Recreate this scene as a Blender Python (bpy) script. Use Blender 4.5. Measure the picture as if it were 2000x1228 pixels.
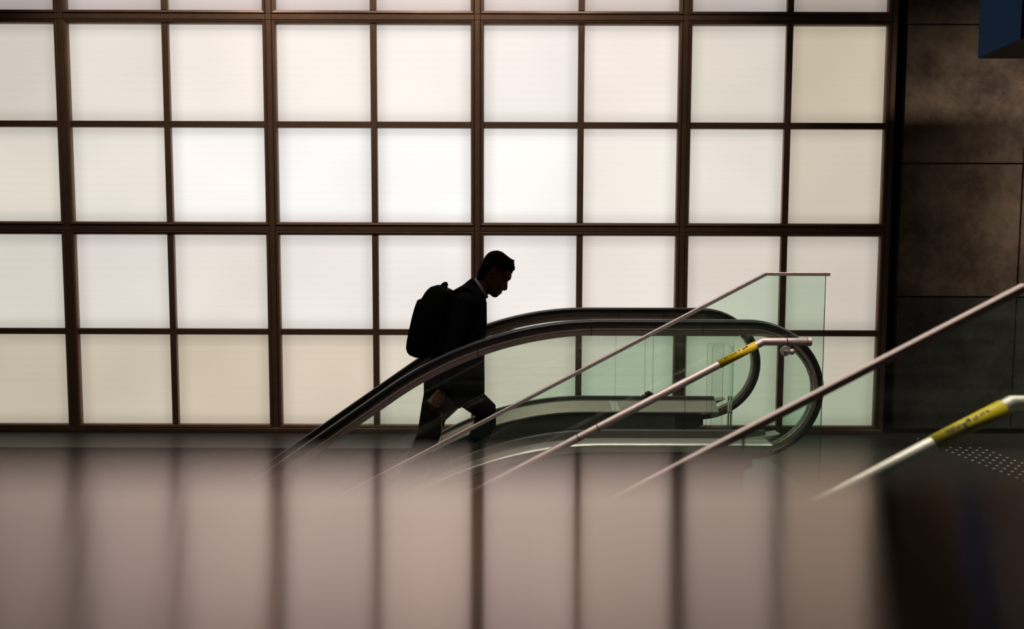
import bpy, bmesh, math, random
from mathutils import Vector, Matrix
random.seed(7)
R = math.radians
scene = bpy.context.scene
C = scene.collection
for o in list(bpy.data.objects):
    bpy.data.objects.remove(o)

# ------------------------------------------------------------------ camera
CAMZ = 1.46
cam_d = bpy.data.cameras.new('camera')
cam = bpy.data.objects.new('camera', cam_d)
C.objects.link(cam)
scene.camera = cam
cam_d.sensor_width = 36.0
cam_d.lens = 1480 / 2000 * 36.0
cam_d.clip_start = 0.005
cam_d.clip_end = 100
PITCH = math.atan(104 / 1480)
cam.matrix_world = (Matrix.Translation((0, 0, CAMZ)) @ Matrix.Rotation(math.pi / 2 - PITCH, 4, 'X')
                    @ Matrix.Rotation(R(0.17), 4, 'Z'))
cam_d.dof.use_dof = True
cam_d.dof.focus_distance = 4.9
cam_d.dof.aperture_fstop = 1.95

# ------------------------------------------------------------------ world, lights, exposure
world = bpy.data.worlds.new('world')
scene.world = world
world.use_nodes = True
bg = world.node_tree.nodes['Background']
bg.inputs[0].default_value = (0.5, 0.6, 0.7, 1)
bg.inputs[1].default_value = 0.004
scene.view_settings.view_transform = 'Standard'
scene.view_settings.look = 'None'
scene.view_settings.exposure = 0.0
scene.view_settings.gamma = 1.0
scene.view_settings.use_curve_mapping = False
scene.cycles.max_bounces = 8
scene.cycles.transparent_max_bounces = 24
scene.cycles.caustics_reflective = False
scene.cycles.caustics_refractive = False
scene.cycles.sample_clamp_indirect = 4.0

CEIL = 5.25      # ceiling height
DOWNLIGHTS = [(-2.6, 4.9, 150), (-0.9, 4.9, 150), (0.5, 4.9, 110)]   # x, y, watts of the recessed wall-side downlights
LINES = [(0.6, 2.8, 5.0, 66, 64), (5.4, 4.4, 2.4, 150, 108)]   # centre x, y, length, watts, beam angle of the unseen ceiling lamps added for handrails and concrete

# ------------------------------------------------------------------ materials
MATS = {}
def principled(name, color, rough=0.5, metal=0.0, spec=0.5):
    m = bpy.data.materials.new(name)
    m.use_nodes = True
    b = m.node_tree.nodes['Principled BSDF']
    b.inputs['Base Color'].default_value = (*color, 1)
    b.inputs['Roughness'].default_value = rough
    b.inputs['Metallic'].default_value = metal
    b.inputs['Specular IOR Level'].default_value = spec
    MATS[name] = m
    return m
def noisy(name, c1, c2, scale, rough=0.5, metal=0.0, spec=0.5, bump=0.0, stretch=(1, 1, 1), detail=6, lo=0.35, hi=0.65, r2=None):
    m = principled(name, c1, rough, metal, spec)
    nt = m.node_tree; N = nt.nodes; L = nt.links
    b = N['Principled BSDF']
    tc = N.new('ShaderNodeTexCoord'); mp = N.new('ShaderNodeMapping')
    mp.inputs['Scale'].default_value = stretch
    L.new(tc.outputs['Object'], mp.inputs['Vector'])
    nz = N.new('ShaderNodeTexNoise'); nz.inputs['Scale'].default_value = scale; nz.inputs['Detail'].default_value = detail
    nz.inputs['Roughness'].default_value = 0.72
    L.new(mp.outputs[0], nz.inputs['Vector'])
    cr = N.new('ShaderNodeValToRGB')
    cr.color_ramp.elements[0].position = lo; cr.color_ramp.elements[0].color = (*c1, 1)
    cr.color_ramp.elements[1].position = hi; cr.color_ramp.elements[1].color = (*c2, 1)
    L.new(nz.outputs['Fac'], cr.inputs[0]); L.new(cr.outputs[0], b.inputs['Base Color'])
    if r2 is not None:
        mr = N.new('ShaderNodeMapRange')
        mr.inputs['To Min'].default_value = rough; mr.inputs['To Max'].default_value = r2
        L.new(nz.outputs['Fac'], mr.inputs['Value']); L.new(mr.outputs[0], b.inputs['Roughness'])
    if bump:
        bp = N.new('ShaderNodeBump'); bp.inputs['Strength'].default_value = bump; bp.inputs['Distance'].default_value = 0.01
        L.new(nz.outputs['Fac'], bp.inputs['Height']); L.new(bp.outputs[0], b.inputs['Normal'])
    return m

BRONZE = noisy('bronze anodised aluminium', (0.175, 0.108, 0.068), (0.235, 0.15, 0.10), 2.2, 0.42, 0.35, 0.5, stretch=(1, 1, 1))
GROOVE = principled('black joint gasket', (0.004, 0.004, 0.004), 0.8)
BLACKMETAL = principled('black painted metal', (0.006, 0.006, 0.006), 0.5)
CONC_B = noisy('brown board concrete', (0.075, 0.053, 0.031), (0.29, 0.225, 0.145), 2.4, 0.8, bump=0.5, detail=12, lo=0.36, hi=0.66)
CONC_G = noisy('dark grey concrete', (0.020, 0.0195, 0.017), (0.085, 0.082, 0.072), 2.6, 0.8, bump=0.5, detail=12, lo=0.36, hi=0.66)
CONC_D = noisy('room concrete', (0.10, 0.085, 0.07), (0.16, 0.14, 0.12), 0.8, 0.85, bump=0.2)
FLOOR = noisy('dark polished floor', (0.020, 0.017, 0.0155), (0.034, 0.029, 0.027), 30, 0.50, 0, 0.22, r2=0.6)
RUBBER = principled('black handrail rubber', (0.008, 0.008, 0.008), 0.38)
STEEL = noisy('brushed stainless steel', (0.52, 0.47, 0.44), (0.62, 0.57, 0.54), 60, 0.56, 1.0, r2=0.66, stretch=(0.3, 3, 3))
TRIM = noisy('brown stainless guide', (0.42, 0.34, 0.29), (0.50, 0.41, 0.36), 40, 0.36, 0.5, stretch=(0.2, 3, 3))
DECK = noisy('satin steel deck', (0.60, 0.56, 0.50), (0.68, 0.64, 0.58), 12, 0.45, 0.8, stretch=(0.3, 3, 3))
CLAD = noisy('dark cladding sheet', (0.13, 0.113, 0.105), (0.17, 0.15, 0.14), 6, 0.45, 0.2)
STEPM = noisy('escalator step metal', (0.06, 0.06, 0.06), (0.09, 0.09, 0.09), 20, 0.45, 0.6)
STONE = noisy('dark stair stone', (0.05, 0.045, 0.04), (0.08, 0.07, 0.065), 25, 0.5)
YELLOW = noisy('yellow sleeve film', (0.62, 0.47, 0.006), (0.70, 0.54, 0.010), 9, 0.42, 0, 0.4)
INK = principled('black print ink', (0.01, 0.009, 0.006), 0.6)
WHITE = principled('white sticker', (0.9, 0.9, 0.88), 0.35)
STUD = principled('steel stud', (0.85, 0.83, 0.78), 0.42, 1.0)
SUIT = noisy('black suit cloth', (0.004, 0.004, 0.005), (0.007, 0.007, 0.008), 80, 0.95, 0, 0.03)
TROUS = noisy('black trouser cloth', (0.004, 0.004, 0.004), (0.006, 0.006, 0.006), 80, 0.95, 0, 0.03)
SHIRT = principled('pale shirt cotton', (0.30, 0.31, 0.33), 0.8)
SKIN = noisy('skin', (0.12, 0.054, 0.036), (0.15, 0.067, 0.046), 15, 0.6, 0, 0.15)
HAIR = principled('black hair', (0.003, 0.0026, 0.0022), 0.9, 0, 0.03)
LEATHER = principled('black shoe leather', (0.005, 0.005, 0.005), 0.35)
NYLON = noisy('black backpack nylon', (0.004, 0.004, 0.004), (0.007, 0.007, 0.007), 120, 0.9, 0, 0.04)
PAPER = principled('grey paper', (0.22, 0.21, 0.20), 0.7)
COVER = principled('dark notebook cover', (0.010, 0.009, 0.009), 0.5)

def glass_mat(name, tint, reflect_streak=0.0, ior_face=0.06):
    m = bpy.data.materials.new(name); m.use_nodes = True
    nt = m.node_tree; N = nt.nodes; L = nt.links
    for n in list(N):
        N.remove(n)
    out = N.new('ShaderNodeOutputMaterial')
    tr = N.new('ShaderNodeBsdfTransparent'); tr.inputs[0].default_value = (*tint, 1)
    gl = N.new('ShaderNodeBsdfGlossy'); gl.inputs[0].default_value = (0.9, 0.95, 0.92, 1); gl.inputs['Roughness'].default_value = 0.02
    fr = N.new('ShaderNodeFresnel'); fr.inputs['IOR'].default_value = 1.45
    mx = N.new('ShaderNodeMixShader')
    L.new(fr.outputs[0], mx.inputs[0]); L.new(tr.outputs[0], mx.inputs[1]); L.new(gl.outputs[0], mx.inputs[2])
    last = mx
    if reflect_streak:  # pale diagonal streaks painted in place of reflections on the glass
        tc = N.new('ShaderNodeTexCoord'); mp = N.new('ShaderNodeMapping')
        mp.inputs['Rotation'].default_value = (0, R(28), 0)
        mp.inputs['Scale'].default_value = (0.5, 1, 14)
        L.new(tc.outputs['Object'], mp.inputs['Vector'])
        nz = N.new('ShaderNodeTexNoise'); nz.inputs['Scale'].default_value = 1.6; nz.inputs['Detail'].default_value = 4
        L.new(mp.outputs[0], nz.inputs['Vector'])
        mr = N.new('ShaderNodeMapRange'); mr.inputs['From Min'].default_value = 0.45; mr.inputs['From Max'].default_value = 0.8
        mr.inputs['To Min'].default_value = 0.0; mr.inputs['To Max'].default_value = reflect_streak
        L.new(nz.outputs['Fac'], mr.inputs['Value'])
        tl = N.new('ShaderNodeBsdfTranslucent'); tl.inputs[0].default_value = (0.85, 0.88, 0.82, 1)
        m2 = N.new('ShaderNodeMixShader')
        L.new(mr.outputs[0], m2.inputs[0]); L.new(mx.outputs[0], m2.inputs[1]); L.new(tl.outputs[0], m2.inputs[2])
        last = m2
    L.new(last.outputs[0], out.inputs[0])
    MATS[name] = m
    return m
GLASS = glass_mat('green tinted glass', (0.868, 0.958, 0.91), 0.02)
GLASS_ESC = glass_mat('escalator glass', (0.942, 0.972, 0.952), 0.03)
GEDGE = principled('glass edge green', (0.02, 0.05, 0.035), 0.15)
ACRYL2 = glass_mat('acrylic side', (0.955, 0.975, 0.96))
ACRYL = glass_mat('clear acrylic', (0.98, 0.99, 0.983))

def pane_material():
    """backlit frosted sheet: each pane's own colour comes from the object colour; a little darker near its frame"""
    m = bpy.data.materials.new('backlit frosted sheet'); m.use_nodes = True
    nt = m.node_tree; N = nt.nodes; L = nt.links
    b = N['Principled BSDF']
    b.inputs['Base Color'].default_value = (0.22, 0.21, 0.20, 1); b.inputs['Roughness'].default_value = 0.4
    oi = N.new('ShaderNodeObjectInfo'); tc = N.new('ShaderNodeTexCoord')
    sp = N.new('ShaderNodeSeparateXYZ'); L.new(tc.outputs['Generated'], sp.inputs[0])
    def edge(sock):  # light falloff toward the frame, put into the emission
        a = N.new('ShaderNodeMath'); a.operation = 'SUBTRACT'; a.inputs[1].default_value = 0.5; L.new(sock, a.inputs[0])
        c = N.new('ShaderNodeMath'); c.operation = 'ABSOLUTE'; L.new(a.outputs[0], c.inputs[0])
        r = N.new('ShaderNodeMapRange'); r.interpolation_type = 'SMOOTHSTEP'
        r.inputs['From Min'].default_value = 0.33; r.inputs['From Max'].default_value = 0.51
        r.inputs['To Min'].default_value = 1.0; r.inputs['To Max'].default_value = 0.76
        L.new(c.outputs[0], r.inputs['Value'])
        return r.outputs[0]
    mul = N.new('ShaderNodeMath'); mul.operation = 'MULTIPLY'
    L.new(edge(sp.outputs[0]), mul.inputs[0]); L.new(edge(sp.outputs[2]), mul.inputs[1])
    # fine horizontal ribs of the sheet, 13 in a pane
    w = N.new('ShaderNodeMath'); w.operation = 'MULTIPLY'; w.inputs[1].default_value = 12.5; L.new(sp.outputs[2], w.inputs[0])
    fr = N.new('ShaderNodeMath'); fr.operation = 'FRACT'; L.new(w.outputs[0], fr.inputs[0])
    rb = N.new('ShaderNodeMapRange'); rb.inputs['From Min'].default_value = 0.0; rb.inputs['From Max'].default_value = 0.07
    rb.inputs['To Min'].default_value = 0.91; rb.inputs['To Max'].default_value = 1.0; L.new(fr.outputs[0], rb.inputs['Value'])
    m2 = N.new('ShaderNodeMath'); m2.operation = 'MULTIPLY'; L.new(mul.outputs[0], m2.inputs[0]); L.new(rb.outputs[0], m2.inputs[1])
    # cloudy unevenness of the light behind
    nz = N.new('ShaderNodeTexNoise'); nz.inputs['Scale'].default_value = 1.1; nz.inputs['Detail'].default_value = 1
    geo = N.new('ShaderNodeNewGeometry'); L.new(geo.outputs['Position'], nz.inputs['Vector'])
    nm = N.new('ShaderNodeMapRange'); nm.inputs['From Min'].default_value = 0.3; nm.inputs['From Max'].default_value = 0.7
    nm.inputs['To Min'].default_value = 0.95; nm.inputs['To Max'].default_value = 1.05; L.new(nz.outputs['Fac'], nm.inputs['Value'])
    m3 = N.new('ShaderNodeMath'); m3.operation = 'MULTIPLY'; L.new(m2.outputs[0], m3.inputs[0]); L.new(nm.outputs[0], m3.inputs[1])
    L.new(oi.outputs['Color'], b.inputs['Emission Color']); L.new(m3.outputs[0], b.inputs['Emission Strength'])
    return m
PANE = pane_material()

def ledge_material():
    """satin bronze coping brushed along its length"""
    m = bpy.data.materials.new('brushed bronze coping'); m.use_nodes = True
    nt = m.node_tree; N = nt.nodes; L = nt.links
    for n in list(N):
        N.remove(n)
    out = N.new('ShaderNodeOutputMaterial'); g = N.new('ShaderNodeBsdfAnisotropic'); g.distribution = 'GGX'
    g.inputs['Color'].default_value = (0.69, 0.58, 0.535, 1)
    g.inputs['Roughness'].default_value = 0.128
    g.inputs['Anisotropy'].default_value = 0.70
    tg = N.new('ShaderNodeTangent'); tg.direction_type = 'UV_MAP'; tg.uv_map = 'UVMap'
    L.new(tg.outputs[0], g.inputs['Tangent']); L.new(g.outputs[0], out.inputs[0])
    return m
LEDGE = ledge_material()

# ------------------------------------------------------------------ mesh helpers
def link(name, me, mat=None, parent=None, smooth=False):
    o = bpy.data.objects.new(name, me)
    C.objects.link(o)
    if mat is not None and not me.materials:
        me.materials.append(mat)
    if parent is not None:
        o.parent = parent
    if smooth:
        for p in me.polygons:
            p.use_smooth = True
    return o
def mesh(name, verts, faces):
    me = bpy.data.meshes.new(name)
    me.from_pydata([tuple(v) for v in verts], [], faces)
    me.update()
    return me
def fix(me):
    bm = bmesh.new(); bm.from_mesh(me)
    bmesh.ops.recalc_face_normals(bm, faces=bm.faces)
    bm.to_mesh(me); bm.free()
    return me
BOXF = [(0, 3, 2, 1), (4, 5, 6, 7), (0, 1, 5, 4), (1, 2, 6, 5), (2, 3, 7, 6), (3, 0, 4, 7)]
def boxv(x0, x1, y0, y1, z0, z1):
    return [(x0, y0, z0), (x1, y0, z0), (x1, y1, z0), (x0, y1, z0), (x0, y0, z1), (x1, y0, z1), (x1, y1, z1), (x0, y1, z1)]
def boxes(name, lst, mat, parent=None, bevel=0.0):
    v = []; f = []
    for b in lst:
        k = len(v); v += boxv(*b); f += [tuple(i + k for i in q) for q in BOXF]
    me = mesh(name, v, f)
    if bevel:
        bm = bmesh.new(); bm.from_mesh(me)
        bmesh.ops.bevel(bm, geom=list(bm.edges), offset=bevel, segments=2, affect='EDGES')
        bm.to_mesh(me); bm.free()
    return link(name, me, mat, parent)
def box(name, x0, x1, y0, y1, z0, z1, mat, parent=None, bevel=0.0):
    return boxes(name, [(x0, x1, y0, y1, z0, z1)], mat, parent, bevel)
def empty(name, loc=(0, 0, 0)):
    o = bpy.data.objects.new(name, None)
    o.empty_display_size = 0.1
    C.objects.link(o); o.location = loc
    return o
def tag(o, label=None, cat=None, group=None, kind=None):
    if label: o['label'] = label
    if cat: o['category'] = cat
    if group: o['group'] = group
    if kind: o['kind'] = kind
    return o
def extrude_xz(name, poly, y0, y1, mat, parent=None, edge_mat=None):
    n = len(poly)
    v = [(x, y0, z) for x, z in poly] + [(x, y1, z) for x, z in poly]
    f = [tuple(range(n)), tuple(range(2 * n - 1, n - 1, -1))]
    f += [(i, (i + 1) % n, (i + 1) % n + n, i + n) for i in range(n)]
    me = fix(mesh(name, v, f))
    me.materials.append(mat)
    if edge_mat:
        me.materials.append(edge_mat)
        for p in me.polygons:
            if abs(p.normal.y) < 0.5:
                p.material_index = 1
    return link(name, me, mat, parent)
def strip_panel(name, xs, zlo, zhi, y0, y1, mat, parent, edge_mat=None):
    """plate between two curves z = zlo(x), zhi(x)"""
    poly = [(x, zlo(x)) for x in xs] + [(x, zhi(x)) for x in reversed(xs)]
    return extrude_xz(name, poly, y0, y1, mat, parent, edge_mat)
def sweep(name, path, prof, mat, parent=None, vertical=False, scale=None, smooth=False):
    """path: (x, z) points; prof: closed list of (y, n), n along the path normal (or straight up)"""
    pf = prof if callable(prof) else (lambda i: prof)
    v = []; f = []; k = len(pf(0))
    for i, (x, z) in enumerate(path):
        a = path[max(i - 1, 0)]; b = path[min(i + 1, len(path) - 1)]
        t = Vector((b[0] - a[0], b[1] - a[1])).normalized()
        nx, nz = (0, 1) if vertical else (-t.y, t.x)
        s = scale(i) if scale else 1.0
        for (y, n) in pf(i):
            v.append((x + nx * n * s, y, z + nz * n * s))
    m = len(path)
    for i in range(m - 1):
        for j in range(k):
            f.append((i * k + j, i * k + (j + 1) % k, (i + 1) * k + (j + 1) % k, (i + 1) * k + j))
    f.append(tuple(range(k))); f.append(tuple((m - 1) * k + j for j in reversed(range(k))))
    me = fix(mesh(name, v, f))
    o = link(name, me, mat, parent)
    if smooth:
        for p in me.polygons:
            p.use_smooth = len(p.vertices) == 4
    return o
def tube(name, pts, r, mat, parent=None, seg=20, cap=True):
    """round tube along 3-D points, mitred at its bends"""
    pts = [Vector(p) for p in pts]; v = []; f = []
    for i, p in enumerate(pts):
        d0 = (p - pts[i - 1]).normalized() if i else (pts[1] - p).normalized()
        d1 = (pts[i + 1] - p).normalized() if i < len(pts) - 1 else d0
        t = (d0 + d1).normalized(); c = max(0.3, t.dot(d1))
        side = Vector((0, 1, 0)) if abs(t.y) < 0.9 else Vector((1, 0, 0))
        u = side.cross(t).normalized(); w = t.cross(u).normalized()
        rr = r(i) if callable(r) else r
        for j in range(seg):
            a = 2 * math.pi * j / seg
            v.append(p + u * (rr / c) * math.cos(a) + w * rr * math.sin(a))
    for i in range(len(pts) - 1):
        for j in range(seg):
            f.append((i * seg + j, i * seg + (j + 1) % seg, (i + 1) * seg + (j + 1) % seg, (i + 1) * seg + j))
    if cap:
        f.append(tuple(range(seg))); f.append(tuple((len(pts) - 1) * seg + j for j in reversed(range(seg))))
    me = fix(mesh(name, v, f))
    o = link(name, me, mat, parent)
    for p in me.polygons:
        p.use_smooth = len(p.vertices) == 4
    return o

# ------------------------------------------------------------------ the backlit wall
WY = 6.38                      # plane of the frame fronts
MOD = 1.716
X0 = -0.292                    # one of the main mullions
XM = [X0 + MOD * k for k in range(-4, 3)]        # main mullion centres, last = right jamb
ZM = [0.0, 1.728, 3.456, 5.184]
CAPH = 0.0225                  # half width of a cover strip
STILE = 0.029                  # module frame width
GAP = 0.0035
BARH = 0.026                   # half width of a glazing bar
wall = tag(box('wall_back', XM[0] - 0.3, XM[-1] + 0.02, WY + 0.16, WY + 0.30, 0, CEIL, CONC_D),
           'wall of square backlit white panes in a brown metal grid', 'wall', kind='structure')

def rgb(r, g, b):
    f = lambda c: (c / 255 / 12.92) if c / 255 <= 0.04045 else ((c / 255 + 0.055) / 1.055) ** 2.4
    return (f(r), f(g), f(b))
# brightness of the sheets with lens corner darkening put in, sRGB, sampled bilinearly over the wall (columns x, rows z)
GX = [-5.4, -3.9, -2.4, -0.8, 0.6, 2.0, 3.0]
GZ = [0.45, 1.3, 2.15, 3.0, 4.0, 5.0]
GC = [  # rows bottom to top; unseen upper rows dimmed to darken the coping's reflection
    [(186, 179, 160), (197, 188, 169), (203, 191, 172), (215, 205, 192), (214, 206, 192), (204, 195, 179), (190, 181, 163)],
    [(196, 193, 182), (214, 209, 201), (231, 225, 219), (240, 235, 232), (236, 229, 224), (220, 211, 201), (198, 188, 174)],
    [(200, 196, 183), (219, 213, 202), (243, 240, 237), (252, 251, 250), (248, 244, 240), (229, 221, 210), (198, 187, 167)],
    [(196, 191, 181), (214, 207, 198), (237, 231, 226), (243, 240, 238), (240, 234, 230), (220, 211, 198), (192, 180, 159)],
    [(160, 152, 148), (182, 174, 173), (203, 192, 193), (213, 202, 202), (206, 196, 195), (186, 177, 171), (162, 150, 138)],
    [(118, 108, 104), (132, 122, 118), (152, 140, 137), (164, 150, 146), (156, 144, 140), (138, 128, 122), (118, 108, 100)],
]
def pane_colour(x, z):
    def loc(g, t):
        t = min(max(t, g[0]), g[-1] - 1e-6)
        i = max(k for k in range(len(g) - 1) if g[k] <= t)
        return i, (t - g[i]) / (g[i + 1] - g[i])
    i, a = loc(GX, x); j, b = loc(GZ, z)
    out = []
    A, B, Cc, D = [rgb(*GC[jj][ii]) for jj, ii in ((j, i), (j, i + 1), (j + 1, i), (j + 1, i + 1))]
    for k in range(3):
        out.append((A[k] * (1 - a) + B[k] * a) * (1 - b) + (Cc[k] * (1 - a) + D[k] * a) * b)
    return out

cache = {}
def shared(key, builder):
    if key not in cache:
        cache[key] = builder()
    return cache[key]
def stile_mesh(length, kind):
    """mitred, bevelled module frame bar; local x along its length, local z into the opening"""
    def make():
        h = length / 2; w = STILE
        prof = [(0.0, -0.004), (0.006, -0.012), (w - 0.006, -0.006), (w, 0.004), (w, 0.07), (0.0, 0.07)]   # (toward opening, y)
        v = []
        for s in (-1, 1):
            for (q, y) in prof:
                v.append((s * (h - q), y, q))
        n = len(prof)
        f = [(i, (i + 1) % n, (i + 1) % n + n, i + n) for i in range(n)] + [tuple(range(n)), tuple(range(2 * n - 1, n - 1, -1))]
        me = fix(mesh('module_frame_bar', v, f)); me.materials.append(BRONZE); return me
    return shared(('stile', round(length, 4)), make)
def simple_bar(lx, lz, y0, y1, mat, name, bev=0.003):
    def make():
        x, z = lx / 2, lz / 2
        v = [(-x, y1, -z), (x, y1, -z), (x, y1, z), (-x, y1, z), (-x, y0 + bev, -z), (x, y0 + bev, -z), (x, y0 + bev, z), (-x, y0 + bev, z),
             (-x + bev, y0, -z + bev), (x - bev, y0, -z + bev), (x - bev, y0, z - bev), (-x + bev, y0, z - bev)]
        f = [(0, 1, 5, 4), (1, 2, 6, 5), (2, 3, 7, 6), (3, 0, 4, 7), (4, 5, 9, 8), (5, 6, 10, 9), (6, 7, 11, 10), (7, 4, 8, 11), (8, 9, 10, 11), (3, 2, 1, 0)]
        me = fix(mesh(name, v, f)); me.materials.append(mat); return me
    return shared((name, round(lx, 4), round(lz, 4), mat.name), make)
def put(name, me, loc, rot=0.0, parent=wall):
    o = bpy.data.objects.new(name, me); C.objects.link(o)
    o.parent = parent; o.location = loc; o.rotation_euler = (0, rot, 0)
    return o
# dark joint backing behind the cover strips
for x in XM:
    put('mullion_backing', simple_bar(0.062, ZM[-1] - ZM[0] + 0.1, 0.012, 0.16, GROOVE, 'mullion_backing'), (x, WY, (ZM[0] + ZM[-1]) / 2 + 0.05))
for z in ZM[1:]:
    put('transom_backing', simple_bar(XM[-1] - XM[0], 0.062, 0.012, 0.158, GROOVE, 'transom_backing'), ((XM[0] + XM[-1]) / 2, WY, z))
for i, x in enumerate(XM):
    for j in range(len(ZM) - 1):       # vertical cover strips between the crossings
        z0 = ZM[j] + (CAPH + 0.001 if j else 0.0); z1 = ZM[j + 1] - CAPH - 0.001
        put('mullion_cover', simple_bar(2 * CAPH, z1 - z0, -0.008, 0.03, BRONZE, 'mullion_cover'), (x, WY, (z0 + z1) / 2))
    for z in ZM[1:]:
        put('crossing_plate', simple_bar(2 * CAPH, 2 * CAPH, -0.009, 0.03, BRONZE, 'crossing_plate', 0.001), (x, WY, z))
for i in range(len(XM) - 1):
    xc = (XM[i] + XM[i + 1]) / 2
    for z in ZM[1:]:
        put('transom_cover', simple_bar(MOD - 2 * CAPH - 0.006, 2 * CAPH, -0.006, 0.03, BRONZE, 'transom_cover'), (xc, WY, z))
    for j in range(len(ZM) - 1):
        zb = ZM[j] + (CAPH + GAP); zt = ZM[j + 1] - CAPH - GAP
        if j == 0:
            zb = ZM[0] + 0.038
        xl = XM[i] + CAPH + GAP; xr = XM[i + 1] - CAPH - GAP
        w, h = xr - xl, zt - zb; zc = (zb + zt) / 2
        # four mitred bars round the opening
        put('module_frame_bar', stile_mesh(w, 'h'), (xc, WY, zb), 0)
        put('module_frame_bar', stile_mesh(w, 'h'), (xc, WY, zt), math.pi)
        put('module_frame_bar', stile_mesh(h, 'v'), (xl, WY, zc), math.pi / 2)
        put('module_frame_bar', stile_mesh(h, 'v'), (xr, WY, zc), -math.pi / 2)
        # glazing bars
        zmid = ZM[j] + 1.728 / 2 - 0.005
        ix0, ix1, iz0, iz1 = xl + STILE, xr - STILE, zb + STILE, zt - STILE
        put('glazing_bar', simple_bar(2 * BARH, iz1 - iz0, -0.002, 0.05, BRONZE, 'glazing_bar_upright'), (xc, WY, (iz0 + iz1) / 2))
        for (a, b) in ((ix0, xc - BARH), (xc + BARH, ix1)):
            put('glazing_bar', simple_bar(b - a, 2 * BARH, 0.0, 0.05, BRONZE, 'glazing_bar_cross'), ((a + b) / 2, WY, zmid))
            for (c, d) in ((iz0, zmid - BARH), (zmid + BARH, iz1)):
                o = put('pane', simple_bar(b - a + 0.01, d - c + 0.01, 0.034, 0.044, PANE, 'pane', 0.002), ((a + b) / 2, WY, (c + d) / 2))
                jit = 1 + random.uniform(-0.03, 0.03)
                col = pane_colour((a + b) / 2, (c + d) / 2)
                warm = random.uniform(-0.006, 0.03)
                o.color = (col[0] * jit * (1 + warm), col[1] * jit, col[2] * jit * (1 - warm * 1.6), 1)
# sill under the lowest row
put('sill_bar', simple_bar(XM[-1] - XM[0], 0.036, -0.012, 0.12, BRONZE, 'sill_bar'), ((XM[0] + XM[-1]) / 2, WY, 0.019))
# recessed jamb closing the grid on the right; its black stands in for deep shade
put('end_jamb', simple_bar(0.082, CEIL, 0.10, 0.16, BLACKMETAL, 'end_jamb'), (XM[-1] + 0.066, WY, CEIL / 2))

# ------------------------------------------------------------------ concrete wall beside it, room shell
cw = tag(box('wall_right', 3.25, 8.2, WY + 0.06, WY + 0.30, 0, CEIL, GROOVE),
         'dark cast concrete wall beside the lit panes', 'wall', kind='structure')
zrow = [0.04, 1.17, 2.283, 3.414, 4.55, CEIL]
xcol = [3.252, 4.26, 6.2, 8.2]
for j in range(len(zrow) - 1):
    for i in range(len(xcol) - 1):
        box('concrete_panel', xcol[i] + (0.004 if i else 0), xcol[i + 1] - 0.004, WY + 0.01 + 0.004 * ((i + j) % 2), WY + 0.10,
            zrow[j] + 0.005, zrow[j + 1] - 0.005, CONC_G if j == 0 else CONC_B, cw, bevel=0.003)
WELL = (-7.0, 1.36, 1.95, 5.83)      # stair and escalator opening in the floor
def floor_boxes(z0, z1):
    x0, x1, y0, y1 = WELL
    return [(-9, 8.2, -5, y0, z0, z1), (-9, 8.2, y1, WY + 0.3, z0, z1), (-9, x0, y0, y1, z0, z1), (x1, 8.2, y0, y1, z0, z1)]
fl = tag(boxes('floor', floor_boxes(-0.35, 0.0), FLOOR), 'dark polished floor of the upper landing', 'floor', kind='structure')
tag(box('floor_lower', -9, 8.2, -5, WY + 0.3, -4.2, -3.95, FLOOR), 'dark floor of the level below, at the foot of the stair', 'floor', kind='structure')
tag(box('ceiling', -9, 8.2, -5, WY + 0.3, CEIL, CEIL + 0.25, CONC_D), 'grey concrete ceiling high above the hall', 'ceiling', kind='structure')
tag(box('wall_left', -9.2, -9, -5, WY + 0.3, -4.2, CEIL, CONC_D), 'bare concrete wall at the left end of the hall', 'wall', kind='structure')
tag(box('wall_far_right', 8.2, 8.4, -5, WY + 0.3, -4.2, CEIL, CONC_D), 'bare concrete wall at the right end of the hall', 'wall', kind='structure')
tag(box('wall_front', -9.2, 8.4, -5.2, -5, -4.2, CEIL, CONC_D), 'bare concrete wall behind the viewer', 'wall', kind='structure')
tag(box('wall_below', -9, 8.2, 5.83, 6.0, -3.95, -0.35, CONC_D), 'concrete side wall of the stair well below the panes', 'wall', kind='structure')
tag(boxes('wall_panel_backing', [(-9, XM[0] - 0.3, WY, WY + 0.3, 0, CEIL)], CONC_D), 'plain concrete stretch left of the lit panes', 'wall', kind='structure')

# tactile studs let into the landing floor
def stud_mesh():
    v = []; f = []; n = 10
    for r_, z_ in ((0.0105, 0.0), (0.0095, 0.003), (0.006, 0.0048)):
        for k in range(n):
            a = 2 * math.pi * k / n; v.append((r_ * math.cos(a), r_ * math.sin(a), z_))
    for i in range(2):
        for k in range(n):
            f.append((i * n + k, i * n + (k + 1) % n, (i + 1) * n + (k + 1) % n, (i + 1) * n + k))
    f.append(tuple(range(2 * n, 3 * n)))
    me = mesh('tactile_stud', v, f); me.materials.append(STUD)
    return me
sm = stud_mesh()
for r_ in range(25):
    for c_ in range(5):
        if (r_ < 4 and c_ > 1):
            continue
        o = bpy.data.objects.new('tactile_stud', sm); C.objects.link(o); o.parent = fl
        y = 6.2 - r_ * 0.0755
        o.location = (3.37 + c_ * 0.078 + (0.0 if r_ < 5 else 0.0) + (6.2 - y) * 0.06, y, 0.0)

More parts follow.
